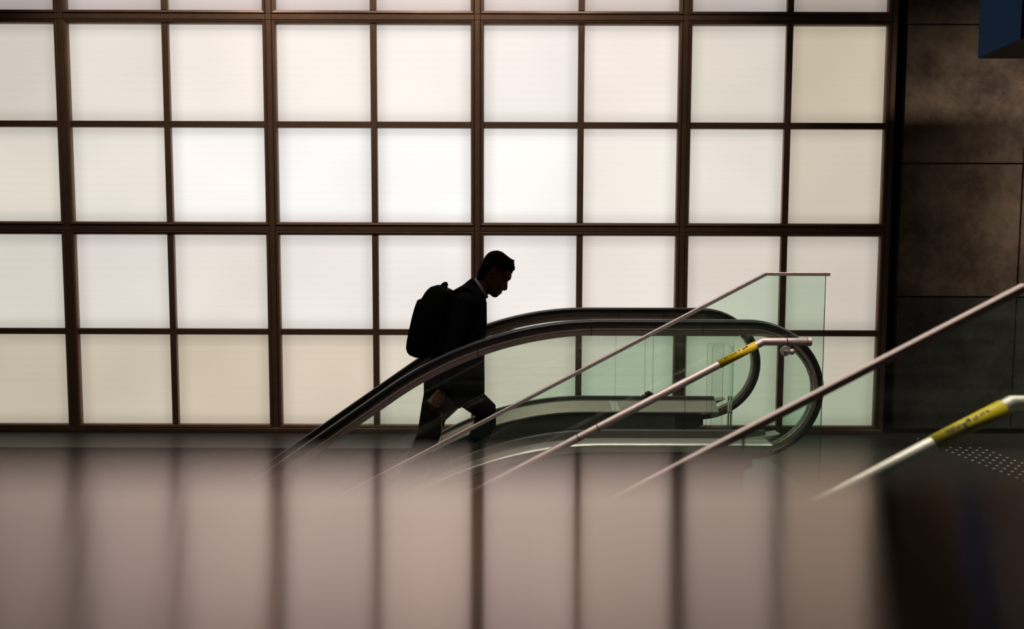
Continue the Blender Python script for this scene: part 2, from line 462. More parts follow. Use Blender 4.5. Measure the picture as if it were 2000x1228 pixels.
# ------------------------------------------------------------------ unseen ceiling lamps, the linear pair added to brighten handrails and concrete
def downlight(x, y, watts, label, aim=None, cone=110):
    t = tag(empty('recessed_downlight', (x, y, CEIL)), label, 'lamp', 'recessed ceiling downlights')
    prof = [(0.085, 0.0), (0.11, 0.0), (0.11, -0.012), (0.09, -0.012)]
    v = []; f = []; n = 24; k = len(prof)
    for i in range(n):
        a = 2 * math.pi * i / n
        for r_, z_ in prof:
            v.append((r_ * math.cos(a), r_ * math.sin(a), z_))
    for i in range(n):
        for j in range(k):
            f.append((i * k + j, i * k + (j + 1) % k, ((i + 1) % n) * k + (j + 1) % k, ((i + 1) % n) * k + j))
    link('trim_ring', fix(mesh('trim_ring', v, f)), BLACKMETAL, t)
    ld = bpy.data.lights.new('downlight_bulb', 'SPOT'); ld.energy = watts; ld.color = (1.0, 0.80, 0.68)
    ld.spot_size = R(cone); ld.spot_blend = 0.7; ld.shadow_soft_size = 0.08
    lo = bpy.data.objects.new('downlight_bulb', ld); C.objects.link(lo); lo.parent = t
    lo.location = (0, 0, -0.03)
    if aim:
        lo.rotation_euler = (Vector(aim) - Vector((x, y, CEIL))).to_track_quat('-Z', 'Y').to_euler()
    return t
for k, (x, y, w_) in enumerate(DOWNLIGHTS):
    downlight(x, y, w_, 'recessed downlight washing the pane wall, %s along the ceiling' % ('leftmost', 'middle', 'rightmost')[k], aim=(x, WY, 2.7), cone=80)
for k, (x, y, ln, rad, beam) in enumerate(LINES):
    t = tag(empty('added_linear_lamp', (x, y, CEIL)), 'unseen long lamp added %s' % ('over the stair', 'over the landing near the concrete wall')[k], 'lamp', 'added linear lamps')
    boxes('lamp_housing', [(-ln / 2, ln / 2, -0.10, 0.10, -0.035, 0)], BLACKMETAL, t)
    em = bpy.data.materials.new('lamp diffuser %d' % k); em.use_nodes = True
    eb = em.node_tree.nodes['Principled BSDF']; eb.inputs['Emission Color'].default_value = (1.0, 0.84, 0.76, 1); eb.inputs['Emission Strength'].default_value = 1.0
    boxes('diffuser', [(-ln / 2 + 0.01, ln / 2 - 0.01, -0.08, 0.08, -0.06, -0.035)], em, t)
    ld = bpy.data.lights.new('added_area_light', 'AREA'); ld.shape = 'RECTANGLE'; ld.size = ln - 0.02; ld.size_y = 0.16; ld.energy = rad
    ld.color = (1.0, 0.82, 0.74); ld.spread = R(beam)  # beam narrowed to keep this added light off the man and panes
    lo = bpy.data.objects.new('added_area_light', ld); C.objects.link(lo); lo.parent = t; lo.location = (0, 0, -0.062)

# ------------------------------------------------------------------ escalator
DX = 0.55; RR = 2.25; SL = R(35)
XE = DX - RR * math.sin(SL)
def drop(x):
    if x >= DX: return 0.0
    if x >= XE: return RR - math.sqrt(RR * RR - (DX - x) ** 2)
    return RR * (1 - math.cos(SL)) + (XE - x) * math.tan(SL)
XB = -4.6                                      # lower end of what is built
NC = (1.41, 0.697); NA, NB = 0.45, 0.42        # newel ellipse
TOPZ = NC[1] + NB
def rail_path(full=True):
    xs = [XB + (XE - XB) * i / 6 for i in range(6)] + [XE + (DX - XE) * i / 22 for i in range(22)] + [DX, 0.9, 1.2]
    pts = [(x, TOPZ - drop(x)) for x in xs]
    if full:
        pts += [(NC[0] + NA * math.sin(a), NC[1] + NB * math.cos(a)) for a in [math.pi * i / 36 for i in range(0, 36)]]
        pts += [(1.41, NC[1] - NB), (1.30, NC[1] - NB + 0.005)]
    return pts
esc = tag(empty('escalator', (0, 0, 0)), 'escalator with black handrails and glass sides going down to the left', 'escalator')
def inner_top(x):     # lower edge of the guide strips = top of the glass
    if x < NC[0]: return TOPZ - 0.088 - drop(x)
    u = min(1.0, (x - NC[0]) / (NA - 0.06)); return NC[1] + (NB - 0.088 + 0.028 * u) * math.sqrt(max(0, 1 - u * u))
GLB = 0.43            # glass bottom
def inner_bot(x):
    if x < 1.56: return GLB - drop(x)
    u = min(1.0, (x - NC[0]) / (NA - 0.06)); return min(GLB + 0.2, NC[1] - (NB - 0.06) * math.sqrt(max(0, 1 - u * u)))
def lin(a, b, n):
    return [a + (b - a) * i / (n - 1) for i in range(n)]
def balustrade(Y, inner, lab):
    """Y: centre plane; inner: +1 if the steps lie toward +Y"""
    path = rail_path()
    hw = 0.040
    prof = [(-hw, -0.012), (-hw + 0.008, -0.003), (-hw + 0.02, 0.0), (hw - 0.02, 0.0), (hw - 0.008, -0.003), (hw, -0.012),
            (hw, -0.026), (hw - 0.012, -0.036), (-hw + 0.012, -0.036), (-hw, -0.026)]
    tag(sweep('handrail', path, [(Y + y, n) for y, n in prof], RUBBER, esc, smooth=True), 'black rubber handrail on the %s side' % lab)
    def ring(y0, y1, n0, n1, b=0.003):
        return [(Y - y0, n0), (Y + y0, n0), (Y + y1, n1), (Y - y1, n1)]
    n_new = len(rail_path(False))
    sweep('handrail_guide', path[:-3], ring(0.028, 0.030, -0.036, -0.060), TRIM, esc)
    sweep('guide_bead', path[:n_new + 14], ring(0.020, 0.020, -0.058, -0.0635), GROOVE, esc)
    low = path[:n_new + 16]
    sweep('guide_cover', low, lambda i: ring(0.031, 0.025, -0.0635, -0.092 + 0.027 * min(1, max(0, (i - n_new + 1) / 15)) ** 1.6), TRIM, esc)
    # fine joint lines across the guide
    for xj in (-0.20, 1.13, 0.47 if inner > 0 else 0.80):
        z = TOPZ - drop(xj)
        boxes('guide_joint', [(xj - 0.0015, xj + 0.0015, Y - 0.0325, Y + 0.0325, z - 0.094, z - 0.036)], GROOVE, esc)
    # glass panels
    cuts = [XB, -3.6, -2.55, -1.5, -0.42, 0.62, 1.04, 1.80] if inner > 0 else [XB, -3.6, -2.55, -1.45, -0.2, 1.00, 1.06, 1.80]
    for a, b in zip(cuts[:-1], cuts[1:]):
        strip_panel('glass_panel', lin(a + 0.002, b - 0.002, 24 if b > 1.2 or b > -1.5 else 6), inner_bot, lambda x: max(inner_top(x), inner_bot(x) + 0.001),
                    Y - 0.006, Y + 0.006, GLASS_ESC, esc, GEDGE)
    # shoe that holds the glass
    dpath = [(x, -drop(x)) for x in [XB + (XE - XB) * i / 6 for i in range(6)] + lin(XE, DX, 20) + [0.9, 1.25, 1.52]]
    sweep('glass_shoe', dpath, [(Y - 0.02, 0.40), (Y + 0.02, 0.40), (Y + 0.02, 0.45), (Y - 0.02, 0.45)], CLAD, esc, vertical=True)
    i_ = inner
    inn = [(Y + i_ * 0.02, 0.425), (Y + i_ * 0.055, 0.423), (Y + i_ * 0.155, 0.362), (Y + i_ * 0.155, 0.352), (Y + i_ * 0.02, 0.352)]
    out = [(Y - i_ * 0.02, 0.405), (Y - i_ * 0.135, 0.400), (Y - i_ * 0.145, 0.392), (Y - i_ * 0.145, 0.352), (Y - i_ * 0.02, 0.352)]
    sweep('inner_deck', dpath, inn, DECK, esc, vertical=True)
    sweep('outer_deck', dpath, out, DECK, esc, vertical=True)
    spath = [p for p in dpath if p[0] < 1.2] + [(1.20, 0.0)]
    sweep('skirt', spath, [(Y + i_ * 0.135, 0.351), (Y + i_ * 0.150, 0.351), (Y + i_ * 0.150, -0.12), (Y + i_ * 0.135, -0.12)], CLAD, esc, vertical=True)
    cpath = [p for p in dpath if p[0] < 1.3] + [(1.36, 0.0)]
    sweep('cladding', cpath, [(Y - i_ * 0.12, 0.351), (Y - i_ * 0.14, 0.351), (Y - i_ * 0.14, -0.0), (Y - i_ * 0.14, -0.6), (Y - i_ * 0.12, -0.6)],
          CLAD, esc, vertical=True)
    # newel base with the handrail inlet
    extrude_xz('newel_base', [(1.20, 0.0), (1.36, 0.0), (1.36, 0.235), (1.415, 0.255), (1.415, 0.335), (1.36, 0.351), (1.20, 0.351)],
               Y - 0.119, Y + 0.119, CLAD, esc)
    extrude_xz('deck_nose', [(1.52, 0.425), (1.60, 0.44), (1.52, 0.40), (1.42, 0.352), (1.36, 0.352), (1.36, 0.40)], Y - 0.05, Y + 0.05, DECK, esc)
NEAR, FAR = 4.5, 5.65
balustrade(NEAR, 1, 'near')
balustrade(FAR, -1, 'far')
# comb plate and steps
box('landing_plate', 0.78, 1.9, NEAR + 0.155, FAR - 0.155, 0.0, 0.006, STEPM, esc, bevel=0.002)
v = boxv(0.60, 0.779, NEAR + 0.155, FAR - 0.155, -0.02, 0.004)
box('comb', 0.60, 0.779, NEAR + 0.155, FAR - 0.155, -0.02, 0.004, STEPM, esc)
def step_mesh(rise):
    y0, y1 = NEAR + 0.156, FAR - 0.156
    v = []; f = []
    k = 0
    def add(b):
        n = len(v); v.extend(boxv(*b)); f.extend([tuple(i + n for i in q) for q in BOXF])
    add((-0.398, 0.0, y0, y1, -0.05, -0.008))
    n = 26
    for i in range(n):
        yy = y0 + (y1 - y0) * i / n
        add((-0.398, 0.0, yy, yy + (y1 - y0) / n * 0.5, -0.008, 0.0))
    add((-0.398, -0.38, y0, y1, -0.05 - rise, -0.05))
    me = mesh('step', v, f); me.materials.append(STEPM)
    return me
for k in range(14):
    xr = 0.75 - 0.4 * k
    rise = drop(xr - 0.4) - drop(xr)
    me = shared(('step', round(rise, 3)), lambda: step_mesh(max(0.0, rise - 0.05)))
    o = bpy.data.objects.new('step', me); C.objects.link(o); o.parent = esc
    o.location = (xr, 0, -drop(xr) - (0.0 if k else 0.001))
# white sticker on the far deck and a small black clamp at the foot of the far glass
def on_deck(x, w, t=0.0015):
    a, b = 0.058, 0.150
    v = []
    for (q, s) in ((a, 0.0), (b, 0.02)):
        z = 0.423 + (0.362 - 0.423) * (q - 0.055) / 0.10
        for xx in (x + s, x + s + w):
            v += [(xx, FAR - q, z + t - drop(xx)), (xx, FAR - q, z + 0.0002 - drop(xx))]
    f = [(0, 2, 6, 4), (1, 5, 7, 3), (0, 4, 5, 1), (2, 3, 7, 6), (0, 1, 3, 2), (4, 6, 7, 5)]
    return link('deck_sticker', fix(mesh('deck_sticker', v, f)), WHITE, esc)
on_deck(0.722, 0.058)
on_deck(-0.64, 0.05)
cl = boxes('glass_clamp', [(0.985, 1.075, FAR - 0.045, FAR + 0.045, 0.440, 0.455), (1.005, 1.06, FAR - 0.035, FAR + 0.035, 0.455, 0.478), (1.02, 1.045, FAR - 0.03, FAR + 0.03, 0.478, 0.486)],
           BLACKMETAL, esc, bevel=0.004)
# clear acrylic guard standing inside the near glass at the escalator head
guard = tag(empty('acrylic_guard', (1.20, 4.72, 0.0)), 'clear acrylic guard plates standing at the head of the escalator', 'guard')
def rounded(x0, x1, z0, z1, r, corners):
    pts = []
    for (cx, cz, a0, key) in ((x0 + r, z0 + r, 180, 'bl'), (x1 - r, z0 + r, 270, 'br'), (x1 - r, z1 - r, 0, 'tr'), (x0 + r, z1 - r, 90, 'tl')):
        if key in corners:
            pts += [(cx + r * math.cos(R(a0 + 15 * i)), cz + r * math.sin(R(a0 + 15 * i))) for i in range(7)]
        else:
            pts.append({'bl': (x0, z0), 'br': (x1, z0), 'tr': (x1, z1), 'tl': (x0, z1)}[key])
    return pts

extrude_xz('front_plate', rounded(0.025, 0.19, 0.02, 0.955, 0.025, 'tl'), -0.004, 0.004, ACRYL, guard, GEDGE)
extrude_xz('rear_plate', rounded(0.085, 0.155, 0.02, 0.935, 0.02, 'tl'), 0.10, 0.108, ACRYL, guard, GEDGE)
boxes('side_plate', [(0.182, 0.190, 0.005, 0.099, 0.02, 0.93)], ACRYL2, guard)
boxes('foot_block', [(0.02, 0.20, -0.02, 0.12, 0.006, 0.03), (0.035, 0.06, -0.018, -0.005, 0.03, 0.06), (0.15, 0.175, -0.018, -0.005, 0.03, 0.06)], CLAD, guard, bevel=0.003)

# ------------------------------------------------------------------ stair between two glass balustrades
ST = 0.533                      # slope
stair = tag(empty('stair', (1.36, 2.0, 0.0)), 'dark stone stair going down to the left between two glass sides', 'stair', kind='structure')
tread = mesh('tread', boxv(-0.335, 0, 0.03, 1.99, -0.045, 0), BOXF); tread.materials.append(STONE)
riser = mesh('riser', boxv(-0.32, -0.30, 0.03, 1.99, -0.16, -0.045), BOXF); riser.materials.append(STONE)
for k in range(24):
    for nm, me in (('tread', tread), ('riser', riser)):
        o = bpy.data.objects.new(nm, me); C.objects.link(o); o.parent = stair
        o.location = (-0.30 * k, 0, -0.16 * k - 0.16)

KX = 1.352                      # where slopes turn level
CAPZ = CAMZ - 0.064
def cap_z(x): return CAPZ if x > KX else CAPZ - (KX - x) * ST
def foot_z(x): return 0.0 if x > 1.36 else -(1.36 - x) * ST - 0.10
def glass_side(Y, label, joints):
    t = tag(empty('glass_balustrade', (1.0, Y, 0.0)), label, 'balustrade', 'glass sides of the stair')
    cuts = joints
    for a, b in zip(cuts[:-1], cuts[1:]):
        xs = [a + 0.002] + [x for x in (1.351, 1.362) if a < x < b] + [b - 0.002]
        o = strip_panel('glass_panel', xs, foot_z, lambda x: cap_z(x) - 0.010, -0.006, 0.006, GLASS, t, GEDGE)
        o.location = (-1.0, 0, 0)
    path = [(cuts[0] - 1.0, cap_z(cuts[0])), (KX - 1.0, CAPZ), (cuts[-1] - 1.0 + 0.018, CAPZ)]
    sweep('cap_rail', path, [(-0.011, -0.010), (0.011, -0.010), (0.011, 0.007), (0.009, 0.0095), (-0.009, 0.0095), (-0.011, 0.007)], STEEL, t)
    sp = [(cuts[0] - 1.0, foot_z(cuts[0])), (0.36, -0.10)]
    sweep('base_channel', sp, [(-0.025, -0.08), (0.025, -0.08), (0.025, 0.05), (-0.025, 0.05)], CLAD, t)
    return t
glass_side(4.05, 'glass stair side with a thin steel cap, beside the escalator', [-4.3, -3.3, -2.3, -1.33, -0.33, 1.676])
glass_side(2.0, 'nearer glass stair side with a thin steel cap, running off the right edge', [-4.3, -3.3, -2.3, -1.3, -0.35, 0.62, 1.676])

def stair_handrail(Y, kx, kz, xend, sleeve, label, rings, bracket, toward):
    t = tag(empty('stair_handrail', (kx, Y, kz)), label, 'handrail', 'round stair handrails')
    rr = 0.0205
    low = -4.2
    tube('rail', [(low - kx, 0, (low - kx) * ST), (0, 0, 0), (xend - kx, 0, 0)], rr, STEEL, t, 28)
    a, b = sleeve
    sl = tube('yellow_sleeve', [(a - kx, 0, (a - kx) * ST), (b - kx, 0, (b - kx) * ST)], rr + 0.0016, YELLOW, t, 28)
    tag(sl, 'yellow sleeve printed with small dark characters and dots')
    # print on the sleeve: rows of short strokes and raised dots, on the upper side facing the viewer
    u = Vector((1, 0, ST)).normalized(); n0 = Vector((0, -1, 0)); up = Vector((-u.z, 0, u.x))
    ang = R(52); nd = (n0 * math.cos(ang) + up * math.sin(ang)).normalized(); w = u.cross(nd)
    v = []; f = []
    L_ = (b - a) / u.x
    rnd = random.Random(int(Y * 100))
    s = L_ * 0.18
    while s < L_ * 0.80:
        for st in range(3):
            ww = rnd.choice((0.0012, 0.0035, 0.005)); hh = rnd.choice((0.0012, 0.004, 0.0015)); oo = rnd.uniform(-0.004, 0.004); ds = rnd.uniform(0, 0.006)
            c = Vector((a - kx, 0, (a - kx) * ST)) + u * (s + ds) + nd * (rr + 0.0018) + w * oo
            k = len(v)
            for (p, q) in ((-1, -1), (1, -1), (1, 1), (-1, 1)):
                v.append(c + u * p * ww + w * q * hh)
            for (p, q) in ((-1, -1), (1, -1), (1, 1), (-1, 1)):
                v.append(c + u * p * ww + w * q * hh + nd * 0.0004)
            f += [(k, k + 1, k + 2, k + 3), (k + 4, k + 5, k + 6, k + 7)] + [(k + i, k + (i + 1) % 4, k + 4 + (i + 1) % 4, k + 4 + i) for i in range(4)]
        s += rnd.choice((0.010, 0.012, 0.012, 0.022))
    link('lettering', mesh('lettering', v, f), INK, sl)
    for x in rings:
        z = (x - kx) * ST if x < kx else 0.0
        dx, dz = (u.x, u.z) if x < kx else (1, 0)
        tube('joint_ring', [(x - kx - dx * 0.002, 0, z - dz * 0.002), (x - kx + dx * 0.002, 0, z + dz * 0.002)], rr + 0.0012, BLACKMETAL, t, 28)
    tube('end_cap', [(xend - kx, 0, 0), (xend - kx + 0.003, 0, 0), (xend - kx + 0.020, 0, 0), (xend - kx + 0.022, 0, 0)],
         lambda i: (rr + 0.002, rr + 0.003, rr + 0.003, rr - 0.002)[i], STEEL, t, 28)
    for x in bracket:
        z = (x - kx) * ST if x < kx else 0.0
        br = tube('bracket', [(x - kx, 0, z - 0.015), (x - kx, 0, z - 0.045), (x - kx, toward * 0.02, z - 0.058), (x - kx, toward * 0.094, z - 0.060)], 0.007, STEEL, t, 14)
        bm = bmesh.new(); bmesh.ops.create_uvsphere(bm, u_segments=18, v_segments=10, radius=0.017)
        me = bpy.data.meshes.new('bracket_ball'); bm.to_mesh(me); bm.free()
        o = link('bracket_ball', me, STEEL, br, True); o.location = (x - kx, -0.004, z - 0.052)
        tube('bracket_plate', [(x - kx, toward * 0.082, z - 0.06), (x - kx, toward * 0.093, z - 0.06)], 0.027, STEEL, br, 20)
    return t
stair_handrail(3.95, 1.315, CAMZ - 0.416, 1.545, (1.088, 1.278), 'round steel stair handrail with a yellow sleeve, crossing in front of the escalator',
               [0.455, 0.352, 1.438], [1.465, -0.55, -1.8, -3.0], 1)
stair_handrail(2.09, 1.395, CAMZ - 0.390, 1.62, (1.18, 1.372), 'nearest round steel handrail with a yellow sleeve, at the right edge',
               [0.42], [1.53, 0.30, -1.0, -2.3], -1)

# ------------------------------------------------------------------ blue hanging sign box
sign = tag(empty('sign_box', (3.306, 5.265, 2.905)), 'dark blue hanging box sign at the top right, by the concrete wall', 'sign')
BLUE = principled('deep blue enamel', (0.004, 0.045, 0.15), 0.6, 0, 0.1)
boxes('housing', [(0.006, 1.3, -0.235, 0.235, 0.0, 0.9)], BLACKMETAL, sign, bevel=0.004)
boxes('side_panel', [(-0.004, 0.006, -0.225, 0.233, 0.004, 0.896)], BLUE, sign, bevel=0.002)
boxes('hanger', [(0.25, 0.28, -0.015, 0.015, 0.9, CEIL - 2.905), (1.0, 1.03, -0.015, 0.015, 0.9, CEIL - 2.905)], BLACKMETAL, sign)

# ------------------------------------------------------------------ parapet with its brushed coping, right under the lens
LS = math.tan(R(0.0))
EY = 0.150; EZ = CAMZ - 0.0420
par = tag(empty('wall_parapet', (0, 0, 0)), 'waist-high parapet with a brushed bronze coping in the foreground', 'parapet', kind='structure')
YN = -0.26
prof = [(YN, EZ + (EY - YN) * LS), (EY, EZ), (EY + 0.0, EZ - 0.035), (YN, EZ - 0.035)]
xs = [-4.5, 4.5]
v = [(x, y, z) for x in xs for (y, z) in prof]
f = [(0, 1, 5, 4), (1, 2, 6, 5), (2, 3, 7, 6), (3, 0, 4, 7), (0, 3, 2, 1), (4, 5, 6, 7)]
me = fix(mesh('coping', v, f))
uv = me.uv_layers.new(name='UVMap')
for lp in me.loops:
    co = me.vertices[lp.vertex_index].co
    uv.data[lp.index].uv = (co.x * 0.1, co.y)
link('coping', me, LEDGE, par)
box('upstand', -4.5, 4.5, YN + 0.03, EY - 0.03, 0.0, EZ - 0.035, CONC_D, par)

# ------------------------------------------------------------------ the man on the escalator
PY = 5.07                                   # middle of the step width
def P(x, y, dy=0.0):
    """figure sketch units (1 unit = 3.465 mm in his middle plane) to world"""
    k = (PY + dy) / PY
    return Vector(((3.450e-3 * x - 8.4e-6 * y - 3.443) * k, PY + dy, CAMZ + (1.768 + 1.03e-5 * x - 3.480e-3 * y) * k))
UNIT = 3.465e-3
class Shape:
    def __init__(self):
        self.v = []; self.f = []
    def rings(self, rings):
        k = len(self.v); n = len(rings[0])
        for r_ in rings:
            self.v += r_
        for i in range(len(rings) - 1):
            for j in range(n):
                self.f.append((k + i * n + j, k + i * n + (j + 1) % n, k + (i + 1) * n + (j + 1) % n, k + (i + 1) * n + j))
        self.f.append(tuple(k + j for j in range(n))); self.f.append(tuple(k + (len(rings) - 1) * n + j for j in reversed(range(n))))
    def loft(self, secs, seg=18, flat=False, power=2.0, rounded=True):
        """secs: (x, y, half width in units, lateral half width in metres, lateral offset in metres)"""
        c = [P(x, y, dy) for (x, y, a, b, dy) in secs]
        out = []
        for i, (x, y, a, b, dy) in enumerate(secs):
            t = (c[min(i + 1, len(c) - 1)] - c[max(i - 1, 0)]).normalized()
            if flat:
                u, w = Vector((1, 0, 0)), Vector((0, 1, 0))
            else:
                w = Vector((0, 1, 0)); w = (w - t * w.dot(t))
                if w.length < 0.3: w = Vector((1, 0, 0)) - t * t.x
                w.normalize(); u = w.cross(t).normalized()
            def ring(s, off):
                r_ = []
                for j in range(seg):
                    q = 2 * math.pi * j / seg; cq, sq = math.cos(q), math.sin(q)
                    e = 2.0 / power
                    r_.append(c[i] + t * off + u * (a * UNIT * s * math.copysign(abs(cq) ** e, cq)) + w * (b * s * math.copysign(abs(sq) ** e, sq)))
                return r_
            m = min(a * UNIT, b)
            if rounded and i == 0:
                out += [ring(0.35, -m * 0.75), ring(0.75, -m * 0.5)]
            out.append(ring(1.0, 0.0))
            if rounded and i == len(secs) - 1:
                out += [ring(0.75, m * 0.5), ring(0.35, m * 0.75)]
        self.rings(out)
    def chain(self, pts, radii, seg=10):
        """round tapered chain through world points"""
        out = []
        for i, p in enumerate(pts):
            t = (pts[min(i + 1, len(pts) - 1)] - pts[max(i - 1, 0)]).normalized()
            s = Vector((0, 1, 0)) if abs(t.y) < 0.8 else Vector((1, 0, 0))
            u = s.cross(t).normalized(); w = t.cross(u)
            def ring(k, off):
                return [p + t * off + (u * math.cos(2 * math.pi * j / seg) + w * math.sin(2 * math.pi * j / seg)) * radii[i] * k for j in range(seg)]
            if i == 0: out.append(ring(0.6, -radii[i] * 0.6))
            out.append(ring(1, 0))
            if i == len(pts) - 1: out.append(ring(0.6, radii[i] * 0.6))
        self.rings(out)
    def build(self, name, mat, parent=None, voxel=0.0, smooth=2):
        me = fix(mesh(name, self.v, self.f))
        o = link(name, me, mat, None)
        if voxel:
            md = o.modifiers.new('union', 'REMESH'); md.mode = 'VOXEL'; md.voxel_size = voxel
            if smooth:
                sm_ = o.modifiers.new('smooth', 'SMOOTH'); sm_.iterations = smooth; sm_.factor = 0.5
            dg = bpy.context.evaluated_depsgraph_get()
            me2 = bpy.data.meshes.new_from_object(o.evaluated_get(dg))
            o.modifiers.clear(); o.data = me2; me2.name = name
            if not me2.materials: me2.materials.append(mat)
        for p in o.data.polygons:
            p.use_smooth = True
        if parent: o.parent = parent
        return o
# head frame in sketch units: chin, up and forward directions (head bowed)
CH = (970.0, 580.5); HU = (0.61, -0.79); HW = (0.79, 0.61)
def hp(t, s_): return (CH[0] + HU[0] * t + HW[0] * s_, CH[1] + HU[1] * t + HW[1] * s_)
def head_loft(shape, levels, dyc=0.0, power=2.2, seg=22):
    """levels: (t, front s, back s, half width m)"""
    u3 = Vector((HU[0], 0, -HU[1])).normalized(); w3 = Vector((HW[0], 0, -HW[1])).normalized()
    out = []
    for k, (t, fr, bk, hw) in enumerate(levels):
        c = P(*hp(t, (fr + bk) / 2), dyc); a = (fr - bk) / 2 * UNIT
        r_ = []
        for j in range(seg):
            q = 2 * math.pi * j / seg; cq, sq = math.cos(q), math.sin(q); e = 2 / power
            r_.append(c + w3 * a * math.copysign(abs(cq) ** e, cq) + Vector((0, 1, 0)) * hw * math.copysign(abs(sq) ** e, sq))
        out.append(r_)
    shape.rings(out)
NS = -0.205      # lateral offset of the near (right) shoulder
body = Shape()
head_loft(body, [(-4, -6, -18, 0.018), (-2, -2, -24, 0.032), (2, 0.5, -32, 0.046), (7, 0.4, -44, 0.056), (10, 1.6, -50, 0.061), (13, 0.3, -54, 0.064),
                 (17, 0.6, -57, 0.067), (23, 0, -59, 0.070), (30, -1.6, -60, 0.072), (36, -2.6, -61, 0.073), (41, -0.8, -62, 0.074), (46, -0.6, -62, 0.075),
                 (52, -4, -61, 0.075), (58, -9, -60, 0.072), (64, -16, -56, 0.062), (69, -26, -48, 0.042), (71, -32, -42, 0.02)])
# nose, lips, brow, ears
nose = [P(*hp(35, -2.5)), P(*hp(29, 1.0)), P(*hp(23.5, 4.0)), P(*hp(20.5, 2.0))]
body.chain(nose, [0.006, 0.0085, 0.0105, 0.009])
for s_ in (-1, 1):
    body.chain([P(*hp(21, 0.6), s_ * 0.012), P(*hp(20.5, -1), s_ * 0.014)], [0.007, 0.006])
    body.chain([P(*hp(43, -1.4), s_ * 0.012), P(*hp(44, -2.2), s_ * 0.030), P(*hp(42, -7), s_ * 0.050)], [0.0055, 0.006, 0.005])      # brow
    body.chain([P(*hp(38, -5.5), s_ * 0.031), P(*hp(38, -6.0), s_ * 0.033)], [0.011, 0.011])                                       # eyelids
    ear = [P(*hp(42, -31), s_ * 0.076), P(*hp(44, -36), s_ * 0.082), P(*hp(38, -39), s_ * 0.084), P(*hp(30, -36), s_ * 0.080), P(*hp(25, -31.5), s_ * 0.076)]
    body.chain(ear, [0.006, 0.007, 0.008, 0.007, 0.006]); body.chain([P(*hp(36, -34), s_ * 0.070), P(*hp(34, -35), s_ * 0.080)], [0.014, 0.010])
for t_, f_, r_ in ((13.2, 1.0, 0.0055), (9.4, 0.6, 0.006)):
    body.chain([P(*hp(t_, f_ - 4), -0.022), P(*hp(t_, f_), -0.008), P(*hp(t_, f_), 0.008), P(*hp(t_, f_ - 4), 0.022)], [0.003, r_, r_, 0.003])
# neck, trunk, limbs under the clothes
body.loft([(918, 590, 24, 0.075, 0), (928, 572, 20, 0.062, 0), (944, 556, 19.5, 0.058, 0), (958, 543, 20, 0.058, 0)])
body.loft([(880, 740, 38, 0.13, 0), (886, 700, 34, 0.125, 0), (893, 650, 33, 0.14, 0), (905, 605, 32, 0.16, 0), (914, 585, 26, 0.14, 0)], flat=True)
# near arm and hand holding the notebook
W0 = (863, 762, NS - 0.045)
body.loft([(908, 592, 15, 0.045, NS + 0.03), (893, 640, 14, 0.045, NS - 0.01), (880, 690, 12, 0.040, NS - 0.035), (872, 726, 10.5, 0.034, NS - 0.045), (W0[0], W0[1], 7.5, 0.023, W0[2])])
body.loft([(W0[0], W0[1], 8, 0.022, W0[2]), (859, 772, 11, 0.017, W0[2]), (853, 783, 12, 0.015, W0[2])])
for k, (ox, ln) in enumerate(((8.5, 15), (3, 17.5), (-3, 16.5), (-8.5, 13))):
    bx_, by_ = 853 + ox * 0.85, 784 + ox * 0.42
    q = [(0, 0, 0), (-0.30, 0.42, -0.004), (-0.42, 0.80, 0.006), (-0.40, 1.0, 0.020)]
    body.chain([P(bx_ + a * ln, by_ + b * ln, W0[2] + c) for a, b, c in q], [0.0092, 0.0088, 0.008, 0.0068])
body.chain([P(864, 770, W0[2] + 0.01), P(867, 778, W0[2] + 0.026), P(864, 787, W0[2] + 0.036), P(858, 794, W0[2] + 0.034)], [0.011, 0.0105, 0.009, 0.0075])
# far arm, relaxed
FSH = 0.205
body.loft([(912, 592, 15, 0.045, FSH - 0.03), (908, 640, 14, 0.045, FSH + 0.01), (908, 690, 12, 0.040, FSH + 0.03), (914, 726, 10.5, 0.034, FSH + 0.03), (919, 752, 7.5, 0.023, FSH + 0.025)])
body.loft([(919, 752, 8, 0.022, FSH + 0.025), (921, 762, 11, 0.017, FSH + 0.022), (922, 775, 11.5, 0.015, FSH + 0.02)])
for ox, ln in ((8.5, 15), (3, 17.5), (-3, 16.5), (-8.5, 13)):
    q = [(0, 0, 0), (0.05, 0.45, -0.004), (0.0, 0.82, -0.014), (-0.12, 1.0, -0.026)]
    body.chain([P(922 + ox + a * ln, 776 + b * ln, FSH + 0.02 + c) for a, b, c in q], [0.0092, 0.0088, 0.008, 0.0068])
body.chain([P(929, 762, FSH + 0.012), P(934, 770, FSH + 0.002), P(935, 780, FSH - 0.006), P(932, 788, FSH - 0.012)], [0.011, 0.0105, 0.009, 0.0075])
# legs
NL, FL_ = -0.095, 0.095
HIPN, KNN, ANN = (866, 738), (836, 852), (787, 952)
HIPF, KNF, ANF = (878, 738), (956, 808), (908, 934)
body.loft([(*HIPN, 24, 0.075, NL), (852, 800, 21, 0.066, NL), (*KNN, 16, 0.052, NL), (814, 890, 15, 0.050, NL), (*ANN, 9, 0.032, NL)])
body.loft([(*HIPF, 24, 0.075, FL_), (915, 772, 21, 0.066, FL_), (*KNF, 16, 0.052, FL_), (938, 850, 15, 0.050, FL_), (*ANF, 9, 0.032, FL_)])
person = body.build('person', SKIN, None, voxel=0.0052, smooth=2)
tag(person, 'man in a dark suit climbing the escalator, head bowed, seen in silhouette', 'person')

